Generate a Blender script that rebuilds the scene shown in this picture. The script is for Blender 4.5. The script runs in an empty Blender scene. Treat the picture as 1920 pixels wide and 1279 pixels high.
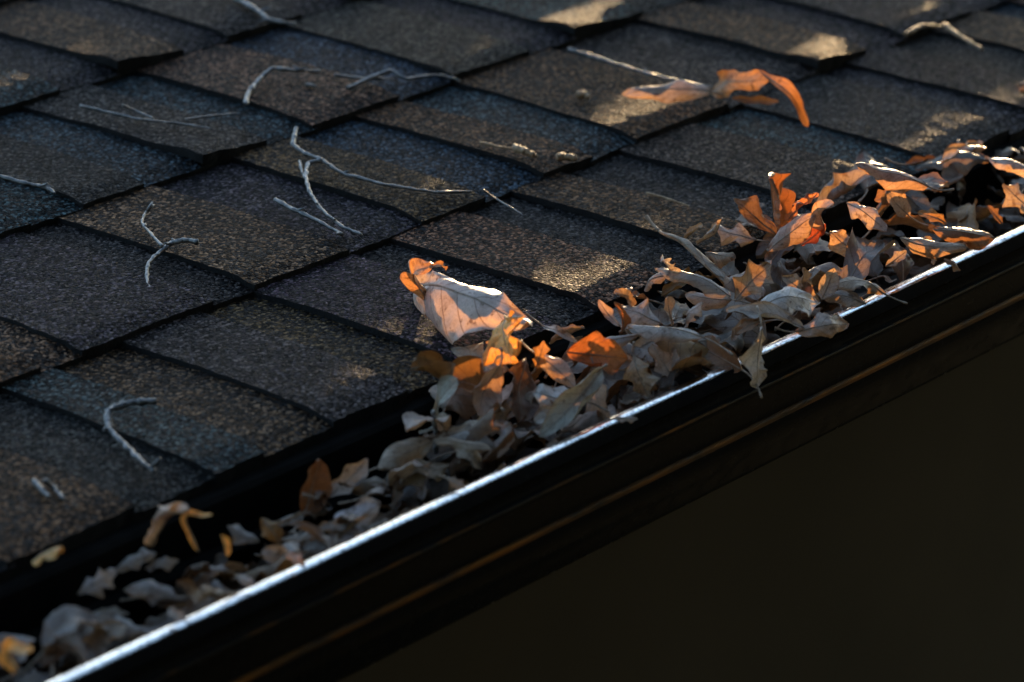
import bpy, bmesh, math, random
from mathutils import Vector, Matrix, noise

SC = bpy.context.scene
COL = SC.collection
rad = math.radians

# ------------------------------------------------------------------ camera
PITCH = rad(14.0)                       # roof pitch
CP, SP = math.cos(PITCH), math.sin(PITCH)
CAM = Vector((-1.13048, -1.22101, 0.469172))
RM = Matrix(((0.6387581, 0.2753396, -0.7184540),
             (-0.7571861, 0.0591830, -0.6505125),
             (-0.1365916, 0.9595236, 0.2462869)))
FPX = 6949.735
cam_data = bpy.data.cameras.new('camera')
cam = bpy.data.objects.new('camera', cam_data)
COL.objects.link(cam)
cam.matrix_world = Matrix.Translation(CAM) @ RM.to_4x4()
cam_data.sensor_width = 36.0
cam_data.lens = FPX / 1920 * 36
cam_data.clip_start = 0.05
cam_data.clip_end = 3000
cam_data.dof.use_dof = True
cam_data.dof.focus_distance = 1.95
cam_data.dof.aperture_fstop = 8.0
cam_data.dof.aperture_blades = 9
SC.camera = cam


def RF(u, v, n=0.0):
    """roof frame (along the eave, up the slope, off the surface) -> world"""
    return Vector((u, v * CP - n * SP, v * SP + n * CP))


RN = Vector((0, -SP, CP))               # roof normal

# ------------------------------------------------------------------ light
BETA, GRAZE = rad(33.0), rad(-0.09)       # sun seen in the roof plane: angle from the eave, height over the shingles
sun_dir = RF(math.cos(BETA) * math.cos(GRAZE), math.sin(BETA) * math.cos(GRAZE), math.sin(GRAZE))
sun_el = math.asin(sun_dir.z)
sun_az = math.atan2(sun_dir.x, sun_dir.y)      # clockwise from +Y
world = bpy.data.worlds.new('World')
SC.world = world
world.use_nodes = True
wn = world.node_tree
sky = wn.nodes.new('ShaderNodeTexSky')
sky.sky_type = 'NISHITA'
sky.sun_disc = False
sky.sun_elevation = sun_el
sky.sun_rotation = sun_az
sky.air_density = 1.0
sky.dust_density = 0.6
sky.ozone_density = 1.5
wn.links.new(sky.outputs[0], wn.nodes['Background'].inputs[0])
wn.nodes['Background'].inputs[1].default_value = 0.13
sd = bpy.data.lights.new('sun', 'SUN')
sd.energy = 4.0
sd.angle = rad(0.53)
sd.color = (1.0, 0.68, 0.36)
sun = bpy.data.objects.new('sun', sd)
COL.objects.link(sun)
sun.rotation_euler = sun_dir.to_track_quat('Z', 'Y').to_euler()
SC.view_settings.view_transform = 'Standard'
SC.view_settings.look = 'None'
SC.view_settings.gamma = 1.0
SC.view_settings.exposure = 2.6


# ------------------------------------------------------------------ helpers
def ray(px, py):
    return (RM @ Vector(((px - 960) / FPX, -(py - 639.5) / FPX, -1))).normalized()


def at(px, py, h=0.0):
    """a point h above the roof plane (which also runs level with the leaf bed) seen at a photo pixel"""
    d = ray(px, py)
    t = (h - CAM.dot(RN)) / d.dot(RN)
    return CAM + d * t


def tag(o, label=None, cat=None, group=None, kind=None):
    if label: o['label'] = label
    if cat: o['category'] = cat
    if group: o['group'] = group
    if kind: o['kind'] = kind
    return o


def mesh_obj(name, verts, faces, mat=None, parent=None, smooth=True, uvs=None):
    me = bpy.data.meshes.new(name)
    me.from_pydata([tuple(v) for v in verts], [], faces)
    if uvs:
        lay = me.uv_layers.new(name='UVMap')
        for lp in me.loops:
            lay.data[lp.index].uv = uvs[lp.vertex_index]
    if smooth:
        me.polygons.foreach_set('use_smooth', [True] * len(me.polygons))
    me.update()
    o = bpy.data.objects.new(name, me)
    COL.objects.link(o)
    if mat: me.materials.append(mat)
    if parent: o.parent = parent
    return o


def empty(name, loc=(0, 0, 0)):
    o = bpy.data.objects.new(name, None)
    o.empty_display_size = 0.01
    COL.objects.link(o)
    o.location = loc
    return o


def tube(pts, radii, sides=7, cap=True):
    """swept tube -> verts, faces"""
    n = len(pts)
    verts, faces = [], []
    up = Vector((0.3, 0.2, 1)).normalized()
    for i in range(n):
        t = (pts[min(i + 1, n - 1)] - pts[max(i - 1, 0)])
        if t.length < 1e-9: t = Vector((1, 0, 0))
        t.normalize()
        a = t.cross(up)
        if a.length < 1e-3: a = t.cross(Vector((1, 0, 0)))
        a.normalize()
        b = t.cross(a)
        for k in range(sides):
            th = 2 * math.pi * k / sides
            verts.append(pts[i] + (a * math.cos(th) + b * math.sin(th)) * radii[i])
    for i in range(n - 1):
        for k in range(sides):
            k2 = (k + 1) % sides
            faces.append((i * sides + k, i * sides + k2, (i + 1) * sides + k2, (i + 1) * sides + k))
    if cap:
        faces.append(tuple(range(sides - 1, -1, -1)))
        faces.append(tuple((n - 1) * sides + k for k in range(sides)))
    return verts, faces


def smooth_path(pts, sub=6):
    """Catmull-Rom through pts"""
    out = []
    n = len(pts)
    for i in range(n - 1):
        p0, p1, p2, p3 = pts[max(i - 1, 0)], pts[i], pts[i + 1], pts[min(i + 2, n - 1)]
        for k in range(sub):
            t = k / sub
            out.append(0.5 * ((2 * p1) + (p2 - p0) * t + (2 * p0 - 5 * p1 + 4 * p2 - p3) * t * t + (3 * p1 - p0 - 3 * p2 + p3) * t ** 3))
    out.append(pts[-1].copy())
    return out


# ------------------------------------------------------------------ materials
def new_mat(name):
    m = bpy.data.materials.new(name)
    m.use_nodes = True
    nt = m.node_tree
    return m, nt, nt.nodes['Principled BSDF']


def N(nt, typ, **kw):
    n = nt.nodes.new(typ)
    for k, v in kw.items(): setattr(n, k, v)
    return n


def ramp(nt, stops, interp='LINEAR'):
    r = N(nt, 'ShaderNodeValToRGB')
    r.color_ramp.interpolation = interp
    els = r.color_ramp.elements
    while len(els) < len(stops): els.new(0.5)
    for e, (p, c) in zip(els, stops):
        e.position = p
        e.color = (*c, 1) if len(c) == 3 else c
    return r


def math_node(nt, op, a, b=None, clamp=False):
    n = N(nt, 'ShaderNodeMath', operation=op, use_clamp=clamp)
    for i, x in enumerate((a, b)):
        if x is None: continue
        if isinstance(x, (int, float)): n.inputs[i].default_value = x
        else: nt.links.new(x, n.inputs[i])
    return n.outputs[0]


def mix_rgb(nt, fac, a, b, blend='MIX'):
    n = N(nt, 'ShaderNodeMix', data_type='RGBA', blend_type=blend)
    for sock, x in ((n.inputs[0], fac), (n.inputs[6], a), (n.inputs[7], b)):
        if isinstance(x, (int, float)): sock.default_value = x
        elif isinstance(x, (tuple, list)): sock.default_value = (*x, 1)
        else: nt.links.new(x, sock)
    return n.outputs[2]


def shingle_material():
    m, nt, b = new_mat('asphalt_granules')
    tc = N(nt, 'ShaderNodeTexCoord')
    info = N(nt, 'ShaderNodeObjectInfo')
    wob = N(nt, 'ShaderNodeTexNoise')
    wob.inputs['Scale'].default_value = 420
    nt.links.new(tc.outputs['Object'], wob.inputs['Vector'])
    warp = N(nt, 'ShaderNodeMixRGB', blend_type='ADD')
    warp.inputs[0].default_value = 0.0012
    nt.links.new(tc.outputs['Object'], warp.inputs[1])
    nt.links.new(wob.outputs['Color'], warp.inputs[2])
    vor = N(nt, 'ShaderNodeTexVoronoi', feature='F1')
    vor.inputs['Scale'].default_value = 640
    nt.links.new(warp.outputs[0], vor.inputs['Vector'])
    sep = N(nt, 'ShaderNodeSeparateColor')
    nt.links.new(vor.outputs['Color'], sep.inputs[0])
    # granule brightness: mostly dark, a few pale grains
    br = ramp(nt, [(0.0, (0.03,) * 3), (0.5, (0.26,) * 3), (0.68, (1.3,) * 3), (0.88, (3.6,) * 3), (1.0, (7.5,) * 3)])
    nt.links.new(sep.outputs[0], br.inputs[0])
    base = mix_rgb(nt, 1.0, info.outputs['Color'], br.outputs[0], 'MULTIPLY')
    # odd grains keep another blend colour
    odd = ramp(nt, [(0.0, (0.040, 0.025, 0.017)), (0.4, (0.022, 0.018, 0.018)), (0.7, (0.016, 0.02, 0.025)), (1.0, (0.10, 0.08, 0.066))])
    nt.links.new(sep.outputs[2], odd.inputs[0])
    oddm = math_node(nt, 'GREATER_THAN', sep.outputs[1], 0.80)
    c1 = mix_rgb(nt, oddm, base, odd.outputs[0])
    # broad blotches of wear
    big = N(nt, 'ShaderNodeTexNoise')
    big.inputs['Scale'].default_value = 26
    big.inputs['Detail'].default_value = 5
    nt.links.new(tc.outputs['Object'], big.inputs['Vector'])
    bigr = ramp(nt, [(0.3, (0.62, 0.62, 0.64)), (0.7, (1.25, 1.2, 1.15))])
    nt.links.new(big.outputs[0], bigr.inputs[0])
    c2 = mix_rgb(nt, 1.0, c1, bigr.outputs[0], 'MULTIPLY')
    pale = math_node(nt, 'GREATER_THAN', sep.outputs[0], 0.86)
    c2 = mix_rgb(nt, math_node(nt, 'MULTIPLY', pale, 0.25), c2, (0.16, 0.135, 0.115))
    nt.links.new(c2, b.inputs['Base Color'])
    rr = math_node(nt, 'MULTIPLY_ADD', sep.outputs[2], 0.35)
    rr.node.inputs[2].default_value = 0.6
    nt.links.new(rr, b.inputs['Roughness'])
    b.inputs['Specular IOR Level'].default_value = 0.06
    hgt = math_node(nt, 'SUBTRACT', 1.0, vor.outputs['Distance'])
    h2 = math_node(nt, 'MULTIPLY_ADD', sep.outputs[0], 0.9, False)
    nt.links.new(hgt, h2.node.inputs[2])
    bump = N(nt, 'ShaderNodeBump')
    bump.inputs['Strength'].default_value = 1.0
    bump.inputs['Distance'].default_value = 0.0022
    nt.links.new(h2, bump.inputs['Height'])
    nt.links.new(bump.outputs[0], b.inputs['Normal'])
    return m


def leaf_material():
    m, nt, b = new_mat('dry_leaf')
    info = N(nt, 'ShaderNodeObjectInfo')
    tc = N(nt, 'ShaderNodeTexCoord')
    uv = N(nt, 'ShaderNodeUVMap')
    sx = N(nt, 'ShaderNodeSeparateXYZ')
    nt.links.new(uv.outputs[0], sx.inputs[0])
    t = math_node(nt, 'SUBTRACT', sx.outputs[1], 0.5)
    ta = math_node(nt, 'MULTIPLY', math_node(nt, 'ABSOLUTE', t), 2.0)
    # pinnate side veins
    q = math_node(nt, 'SUBTRACT', math_node(nt, 'MULTIPLY', sx.outputs[0], 7.0), math_node(nt, 'MULTIPLY', ta, 1.6))
    fr = math_node(nt, 'FRACT', math_node(nt, 'ADD', q, 8.0))
    dist = math_node(nt, 'ABSOLUTE', math_node(nt, 'SUBTRACT', fr, 0.5))
    vein = N(nt, 'ShaderNodeMapRange', clamp=True)
    nt.links.new(dist, vein.inputs[0])
    for i, x in ((1, 0.0), (2, 0.05), (3, 1.0), (4, 0.0)): vein.inputs[i].default_value = x
    mid = N(nt, 'ShaderNodeMapRange', clamp=True)
    nt.links.new(ta, mid.inputs[0])
    for i, x in ((1, 0.0), (2, 0.05), (3, 1.0), (4, 0.0)): mid.inputs[i].default_value = x
    veins = math_node(nt, 'MAXIMUM', vein.outputs[0], mid.outputs[0])
    # blotches
    off = N(nt, 'ShaderNodeVectorMath', operation='ADD')
    comb = N(nt, 'ShaderNodeCombineXYZ')
    r10 = math_node(nt, 'MULTIPLY', info.outputs['Random'], 37.0)
    nt.links.new(r10, comb.inputs[0]); nt.links.new(r10, comb.inputs[1])
    nt.links.new(tc.outputs['Object'], off.inputs[0]); nt.links.new(comb.outputs[0], off.inputs[1])
    n1 = N(nt, 'ShaderNodeTexNoise')
    n1.inputs['Scale'].default_value = 70
    n1.inputs['Detail'].default_value = 6
    n1.inputs['Roughness'].default_value = 0.6
    nt.links.new(off.outputs[0], n1.inputs['Vector'])
    bl = ramp(nt, [(0.28, (0.55, 0.47, 0.40)), (0.5, (0.98, 0.96, 0.95)), (0.75, (1.2, 1.16, 1.1))])
    nt.links.new(n1.outputs[0], bl.inputs[0])
    c = mix_rgb(nt, 1.0, info.outputs['Color'], bl.outputs[0], 'MULTIPLY')
    n2 = N(nt, 'ShaderNodeTexNoise')
    n2.inputs['Scale'].default_value = 900
    nt.links.new(off.outputs[0], n2.inputs['Vector'])
    fine = ramp(nt, [(0.3, (0.86,) * 3), (0.7, (1.1,) * 3)])
    nt.links.new(n2.outputs[0], fine.inputs[0])
    c = mix_rgb(nt, 1.0, c, fine.outputs[0], 'MULTIPLY')
    n4 = N(nt, 'ShaderNodeTexNoise')
    n4.inputs['Scale'].default_value = 230
    n4.inputs['Detail'].default_value = 3
    nt.links.new(off.outputs[0], n4.inputs['Vector'])
    sp = ramp(nt, [(0.60, (0, 0, 0)), (0.70, (0.75,) * 3)])
    nt.links.new(n4.outputs[0], sp.inputs[0])
    c = mix_rgb(nt, sp.outputs[0], c, (0.10, 0.055, 0.03))
    cv = mix_rgb(nt, 1.0, c, (0.36, 0.28, 0.24), 'MULTIPLY')
    vfac = math_node(nt, 'MULTIPLY', veins, 0.85)
    c = mix_rgb(nt, vfac, c, cv)
    # crisp brown margin
    edge = N(nt, 'ShaderNodeMapRange', clamp=True)
    nt.links.new(ta, edge.inputs[0])
    for i, x in ((1, 0.86), (2, 1.0), (3, 0.0), (4, 0.45)): edge.inputs[i].default_value = x
    c = mix_rgb(nt, edge.outputs[0], c, (0.20, 0.10, 0.05))
    nt.links.new(c, b.inputs['Base Color'])
    b.inputs['Roughness'].default_value = 0.5
    b.inputs['Specular IOR Level'].default_value = 0.35
    hh = math_node(nt, 'ADD', math_node(nt, 'MULTIPLY', veins, 0.5), n1.outputs[0])
    bump = N(nt, 'ShaderNodeBump')
    bump.inputs['Strength'].default_value = 0.45
    bump.inputs['Distance'].default_value = 0.0012
    nt.links.new(hh, bump.inputs['Height'])
    nt.links.new(bump.outputs[0], b.inputs['Normal'])
    tr = N(nt, 'ShaderNodeBsdfTranslucent')
    nt.links.new(mix_rgb(nt, 1.0, c, (1.40, 0.86, 0.40), 'MULTIPLY'), tr.inputs[0])
    ms = N(nt, 'ShaderNodeMixShader')
    ms.inputs[0].default_value = 0.25
    nt.links.new(b.outputs[0], ms.inputs[1]); nt.links.new(tr.outputs[0], ms.inputs[2])
    nt.links.new(ms.outputs[0], nt.nodes['Material Output'].inputs[0])
    return m


def noisy_mat(name, c0, c1, scale, rough=0.7, bump=0.3, dist=0.001, detail=6, spec=0.3, stretch=None, stops=(0.3, 0.7)):
    m, nt, b = new_mat(name)
    tc = N(nt, 'ShaderNodeTexCoord')
    n = N(nt, 'ShaderNodeTexNoise')
    n.inputs['Scale'].default_value = scale
    n.inputs['Detail'].default_value = detail
    src = tc.outputs['Object']
    if stretch:
        mp = N(nt, 'ShaderNodeMapping')
        mp.inputs['Scale'].default_value = stretch
        nt.links.new(src, mp.inputs[0]); src = mp.outputs[0]
    nt.links.new(src, n.inputs['Vector'])
    r = ramp(nt, [(stops[0], c0), (stops[1], c1)])
    nt.links.new(n.outputs[0], r.inputs[0])
    nt.links.new(r.outputs[0], b.inputs['Base Color'])
    b.inputs['Roughness'].default_value = rough
    b.inputs['Specular IOR Level'].default_value = spec
    bp = N(nt, 'ShaderNodeBump')
    bp.inputs['Strength'].default_value = bump
    bp.inputs['Distance'].default_value = dist
    nt.links.new(n.outputs[0], bp.inputs['Height'])
    nt.links.new(bp.outputs[0], b.inputs['Normal'])
    return m


def gutter_material():
    m, nt, b = new_mat('black_gutter_enamel')
    tc = N(nt, 'ShaderNodeTexCoord')
    n = N(nt, 'ShaderNodeTexNoise')
    n.inputs['Scale'].default_value = 90
    n.inputs['Detail'].default_value = 8
    nt.links.new(tc.outputs['Object'], n.inputs['Vector'])
    r = ramp(nt, [(0.35, (0.16,) * 3), (0.75, (0.34,) * 3)])
    nt.links.new(n.outputs[0], r.inputs[0])
    nt.links.new(r.outputs[0], b.inputs['Roughness'])
    n2 = N(nt, 'ShaderNodeTexNoise')
    n2.inputs['Scale'].default_value = 350
    nt.links.new(tc.outputs['Object'], n2.inputs['Vector'])
    r2 = ramp(nt, [(0.62, (0.007, 0.0075, 0.0085)), (0.8, (0.026, 0.026, 0.026))])
    nt.links.new(n2.outputs[0], r2.inputs[0])
    nt.links.new(r2.outputs[0], b.inputs['Base Color'])
    b.inputs['Specular IOR Level'].default_value = 0.02
    n3 = N(nt, 'ShaderNodeTexNoise')
    n3.inputs['Scale'].default_value = 14
    nt.links.new(tc.outputs['Object'], n3.inputs['Vector'])
    bp = N(nt, 'ShaderNodeBump')
    bp.inputs['Strength'].default_value = 0.12
    bp.inputs['Distance'].default_value = 0.002
    nt.links.new(n3.outputs[0], bp.inputs['Height'])
    nt.links.new(bp.outputs[0], b.inputs['Normal'])
    return m


def rim_material():
    m, nt, b = new_mat('worn_metal_rim')
    tc = N(nt, 'ShaderNodeTexCoord')
    n = N(nt, 'ShaderNodeTexNoise')
    n.inputs['Scale'].default_value = 45
    n.inputs['Detail'].default_value = 8
    nt.links.new(tc.outputs['Object'], n.inputs['Vector'])
    r = ramp(nt, [(0.35, (0.12,) * 3), (0.75, (0.30,) * 3)])
    nt.links.new(n.outputs[0], r.inputs[0])
    nt.links.new(r.outputs[0], b.inputs['Roughness'])
    n2 = N(nt, 'ShaderNodeTexNoise')
    n2.inputs['Scale'].default_value = 500
    n2.inputs['Detail'].default_value = 4
    nt.links.new(tc.outputs['Object'], n2.inputs['Vector'])
    r2 = ramp(nt, [(0.28, (0.05, 0.05, 0.05)), (0.54, (0.86, 0.84, 0.81))])
    nt.links.new(n2.outputs[0], r2.inputs[0])
    nt.links.new(r2.outputs[0], b.inputs['Base Color'])
    b.inputs['Metallic'].default_value = 1.0
    bp = N(nt, 'ShaderNodeBump')
    bp.inputs['Strength'].default_value = 0.10
    bp.inputs['Distance'].default_value = 0.002
    n3 = N(nt, 'ShaderNodeTexNoise')
    n3.inputs['Scale'].default_value = 18
    nt.links.new(tc.outputs['Object'], n3.inputs['Vector'])
    nt.links.new(n3.outputs[0], bp.inputs['Height'])
    nt.links.new(bp.outputs[0], b.inputs['Normal'])
    return m


M_SHINGLE = shingle_material()
M_RIM = rim_material()
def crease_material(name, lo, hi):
    # black enamel with the low gold reflection painted on the fold in bronze
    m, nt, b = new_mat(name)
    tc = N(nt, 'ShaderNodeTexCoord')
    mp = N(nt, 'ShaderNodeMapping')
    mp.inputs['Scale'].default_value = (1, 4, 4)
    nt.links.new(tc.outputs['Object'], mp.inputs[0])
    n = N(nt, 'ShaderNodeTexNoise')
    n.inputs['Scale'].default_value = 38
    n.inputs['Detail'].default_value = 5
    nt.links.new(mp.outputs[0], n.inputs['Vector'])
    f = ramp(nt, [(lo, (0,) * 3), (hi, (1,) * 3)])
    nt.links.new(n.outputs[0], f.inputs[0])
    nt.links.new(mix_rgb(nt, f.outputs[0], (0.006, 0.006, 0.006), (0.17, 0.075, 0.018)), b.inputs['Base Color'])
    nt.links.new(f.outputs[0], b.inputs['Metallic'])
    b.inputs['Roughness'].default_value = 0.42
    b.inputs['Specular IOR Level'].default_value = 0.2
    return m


M_CREASE = crease_material('painted_glow_fold', 0.30, 0.62)
M_CREASE_FAINT = crease_material('faint_painted_glow_fold', 0.52, 0.72)
M_ASPHALT = noisy_mat('cut_asphalt_edge', (0.003, 0.003, 0.003), (0.010, 0.009, 0.009), 500, 0.9, 0.8, 0.001)
M_NEEDLE = noisy_mat('evergreen_foliage', (0.010, 0.016, 0.008), (0.035, 0.05, 0.022), 3, 0.8)
M_TRUNK = noisy_mat('tree_bark', (0.03, 0.022, 0.016), (0.08, 0.06, 0.045), 8, 0.9, 0.8, 0.02)
M_LEAF = leaf_material()
M_STEM = noisy_mat('leaf_stalk', (0.16, 0.10, 0.065), (0.34, 0.25, 0.18), 300, 0.6)
M_TWIG = noisy_mat('weathered_twig_bark', (0.010, 0.008, 0.007), (0.15, 0.135, 0.128), 170, 0.34, 1.0, 0.0016, 9, 0.9, None, (0.38, 0.66))
M_BUD = noisy_mat('brown_bud_scales', (0.16, 0.09, 0.045), (0.42, 0.28, 0.16), 500, 0.6, 0.6)
M_GUTTER = gutter_material()
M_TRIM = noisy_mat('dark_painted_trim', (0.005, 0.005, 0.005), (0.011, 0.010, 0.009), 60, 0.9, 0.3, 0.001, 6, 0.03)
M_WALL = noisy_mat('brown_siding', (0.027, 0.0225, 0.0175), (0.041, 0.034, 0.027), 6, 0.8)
M_DECK = noisy_mat('roof_underlayment', (0.008,) * 3, (0.015,) * 3, 40, 0.9)
M_GROUND = noisy_mat('autumn_lawn', (0.020, 0.022, 0.010), (0.05, 0.042, 0.022), 1.4, 0.95, 0.5, 0.03)
M_MULCH = noisy_mat('damp_leaf_mould', (0.006, 0.005, 0.004), (0.03, 0.02, 0.013), 120, 0.9, 0.8, 0.004)

# ------------------------------------------------------------------ the setting: ground, wall, roof
g = mesh_obj('ground', [(-600, -600, -3), (600, -600, -3), (600, 600, -3), (-600, 600, -3)], [(0, 1, 2, 3)], M_GROUND, smooth=False)
tag(g, kind='structure')


def box(name, lo, hi, mat, parent=None, bevel=0.0):
    bm = bmesh.new()
    bmesh.ops.create_cube(bm, size=1)
    for v in bm.verts:
        v.co = Vector([(lo[i] + hi[i]) / 2 + v.co[i] * (hi[i] - lo[i]) for i in range(3)])
    if bevel: bmesh.ops.bevel(bm, geom=bm.edges[:], offset=bevel, segments=2, affect='EDGES')
    me = bpy.data.meshes.new(name)
    bm.to_mesh(me); bm.free()
    me.materials.append(mat)
    o = bpy.data.objects.new(name, me)
    COL.objects.link(o)
    if parent: o.parent = parent
    return o


# unseen evergreens added behind the viewer to shade the gutter face and shingle butts
def evergreen(x, y, hgt, wid, seed, label, skirt=0.04):
    rnd = random.Random(seed)
    root = empty('added_evergreen', (x, y, -3))
    tag(root, label, 'tree', 'unseen evergreens added for shade')
    tv, tf = tube([Vector((0, 0, hgt * i / 6)) for i in range(7)], [0.22 * (1 - i / 6.5) for i in range(7)], 8)
    mesh_obj('trunk', tv, tf, M_TRUNK, root)
    cv, cf = [], []
    for i in range(7000):
        f = rnd.random() ** 0.7
        z = hgt * (skirt + (1 - skirt) * (1 - f))
        r = wid * (0.10 + 0.90 * f) * (0.45 + 0.55 * rnd.random() ** 0.5) * (0.8 + 0.35 * math.sin(z * 5.0 + seed))
        a = rnd.uniform(0, 2 * math.pi)
        c = Vector((r * math.cos(a), r * math.sin(a), z))
        d = Vector((math.cos(a), math.sin(a), rnd.uniform(-0.7, 0.1))).normalized()
        sd2 = Vector((-math.sin(a), math.cos(a), rnd.uniform(-0.4, 0.4))).normalized()
        l, w = rnd.uniform(0.25, 0.55), rnd.uniform(0.10, 0.22)
        b = len(cv)
        cv += [c - d * l * 0.5, c + sd2 * w, c + d * l * 0.6, c - sd2 * w + Vector((0, 0, 0.05))]
        cf += [(b, b + 1, b + 2, b + 3)]
    mesh_obj('crown', cv, cf, M_NEEDLE, root, smooth=False)


for i, az in enumerate((118, 136, 155, 174, 194, 214, 235, 256, 277)):
    dd = 6.6 + 0.7 * math.sin(i * 2.1)
    evergreen(0.2 + dd * math.sin(rad(az)), -0.6 + dd * math.cos(rad(az)), 12.5 + 1.4 * math.sin(i * 1.7), 2.0 + 0.25 * math.cos(i * 2.9), 50 + i,
              'dark evergreen added out of view for shade, %s of the row from the gutter side' % ('first second third fourth fifth sixth seventh eighth ninth'.split()[i]), 0.04 if az > 160 else 0.248)

# unseen oak added past the roof end to break the low sun into patches
M_OAKLEAF = noisy_mat('autumn_oak_foliage', (0.05, 0.03, 0.012), (0.14, 0.075, 0.03), 5, 0.8)
def added_oak(x, y, label, seed=113, clumps=120, per=40):
    rnd = random.Random(seed)
    root = empty('added_oak', (x, y, -3))
    tag(root, label, 'tree')
    tv, tf = tube([Vector((0.05 * math.sin(i), 0.06 * math.cos(i * 1.3), 0.55 * i)) for i in range(11)], [0.24 * (1 - i / 13) for i in range(11)], 9)
    tr = mesh_obj('trunk', tv, tf, M_TRUNK, root)
    cv, cf = [], []
    for i in range(clumps):
        while True:
            q = Vector((rnd.uniform(-1, 1), rnd.uniform(-1, 1), rnd.uniform(-1, 1)))
            if 0.15 < q.length < 1: break
        c = Vector((q.x * 1.3, q.y * 2.7, 3.5 + q.z * 2.5))
        if i % 6 == 0:
            st = Vector((0, 0, min(c.z - 0.3, 1.2 + 3.6 * rnd.random())))
            bv, bf = tube(smooth_path([st, (st + c) * 0.5 + Vector((0, 0, 0.12)), c], 4), [0.045 * (1 - k / 10) for k in range(9)], 6)
            mesh_obj('limb', bv, bf, M_TRUNK, root)
        for k in range(per):
            p = c + Vector((rnd.gauss(0, 0.15), rnd.gauss(0, 0.17), rnd.gauss(0, 0.13)))
            d = Vector((rnd.gauss(0, 1), rnd.gauss(0, 1), rnd.gauss(0, 0.6))).normalized()
            e = d.cross(Vector((rnd.gauss(0, 1), rnd.gauss(0, 1), rnd.gauss(0, 1)))).normalized()
            l, w = rnd.uniform(0.09, 0.13), rnd.uniform(0.03, 0.045)
            b = len(cv)
            cv += [p, p + d * l * 0.5 + e * w, p + d * l, p + d * l * 0.5 - e * w]
            cf.append((b, b + 1, b + 2, b + 3))
    mesh_obj('crown', cv, cf, M_OAKLEAF, root, smooth=False)


added_oak(4.4, 2.9, 'autumn oak added out of view past the far end of the roof to break the sun')

X0, X1 = -2.6, 3.6
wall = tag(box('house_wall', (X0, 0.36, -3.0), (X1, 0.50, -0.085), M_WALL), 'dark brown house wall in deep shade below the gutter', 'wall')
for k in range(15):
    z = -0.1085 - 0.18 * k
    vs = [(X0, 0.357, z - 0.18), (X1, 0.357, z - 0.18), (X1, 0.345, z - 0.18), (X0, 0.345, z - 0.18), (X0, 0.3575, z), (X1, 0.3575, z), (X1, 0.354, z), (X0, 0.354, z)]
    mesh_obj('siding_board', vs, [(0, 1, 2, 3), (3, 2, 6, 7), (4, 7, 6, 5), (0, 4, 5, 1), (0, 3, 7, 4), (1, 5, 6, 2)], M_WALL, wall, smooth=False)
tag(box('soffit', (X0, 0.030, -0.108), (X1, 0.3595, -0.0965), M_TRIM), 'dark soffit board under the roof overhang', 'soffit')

roof = empty('roof', (0, 0, 0))
tag(roof, kind='structure')
deck = [RF(X0, 0.012, -0.004), RF(X1, 0.012, -0.004), RF(X1, 4.2, -0.004), RF(X0, 4.2, -0.004),
        RF(X0, 0.012, -0.02), RF(X1, 0.012, -0.02), RF(X1, 4.2, -0.02), RF(X0, 4.2, -0.02)]
mesh_obj('roof_deck', deck, [(0, 1, 2, 3), (7, 6, 5, 4), (0, 4, 5, 1), (1, 5, 6, 2), (2, 6, 7, 3), (3, 7, 4, 0)], M_DECK, roof, smooth=False)
fascia = tag(box('fascia_board', (X0, 0.0262, -0.096), (X1, 0.045, -0.018), M_TRIM), 'dark fascia board behind the gutter', 'fascia')
# drip edge metal under the first course
dv, df = [], []
prof = [(0.030, 0.0), (-0.004, -0.0035), (-0.006, -0.006), (-0.0045, -0.030), (-0.0085, -0.034)]
for x in (X0, X1):
    for v_, n_ in prof: dv.append(RF(x, v_, n_))
k_ = len(prof)
for i in range(k_ - 1): df.append((i, i + k_, i + k_ + 1, i + 1))
mesh_obj('drip_edge', dv, df, M_TRIM, roof, smooth=False)

# ---- shingles: raised tabs and the lower strips between them, each a piece
E_ = 0.143
T_GAP, T_TAB = 0.0060, 0.0024
BROWN, TAN, CHAR, PURP, BLUE, GREY = ((0.050, 0.0245, 0.012), (0.072, 0.038, 0.019), (0.017, 0.0135, 0.014), (0.023, 0.0175, 0.0208), (0.0165, 0.0265, 0.032), (0.029, 0.0215, 0.019))


far_v, far_f = [], []


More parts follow.
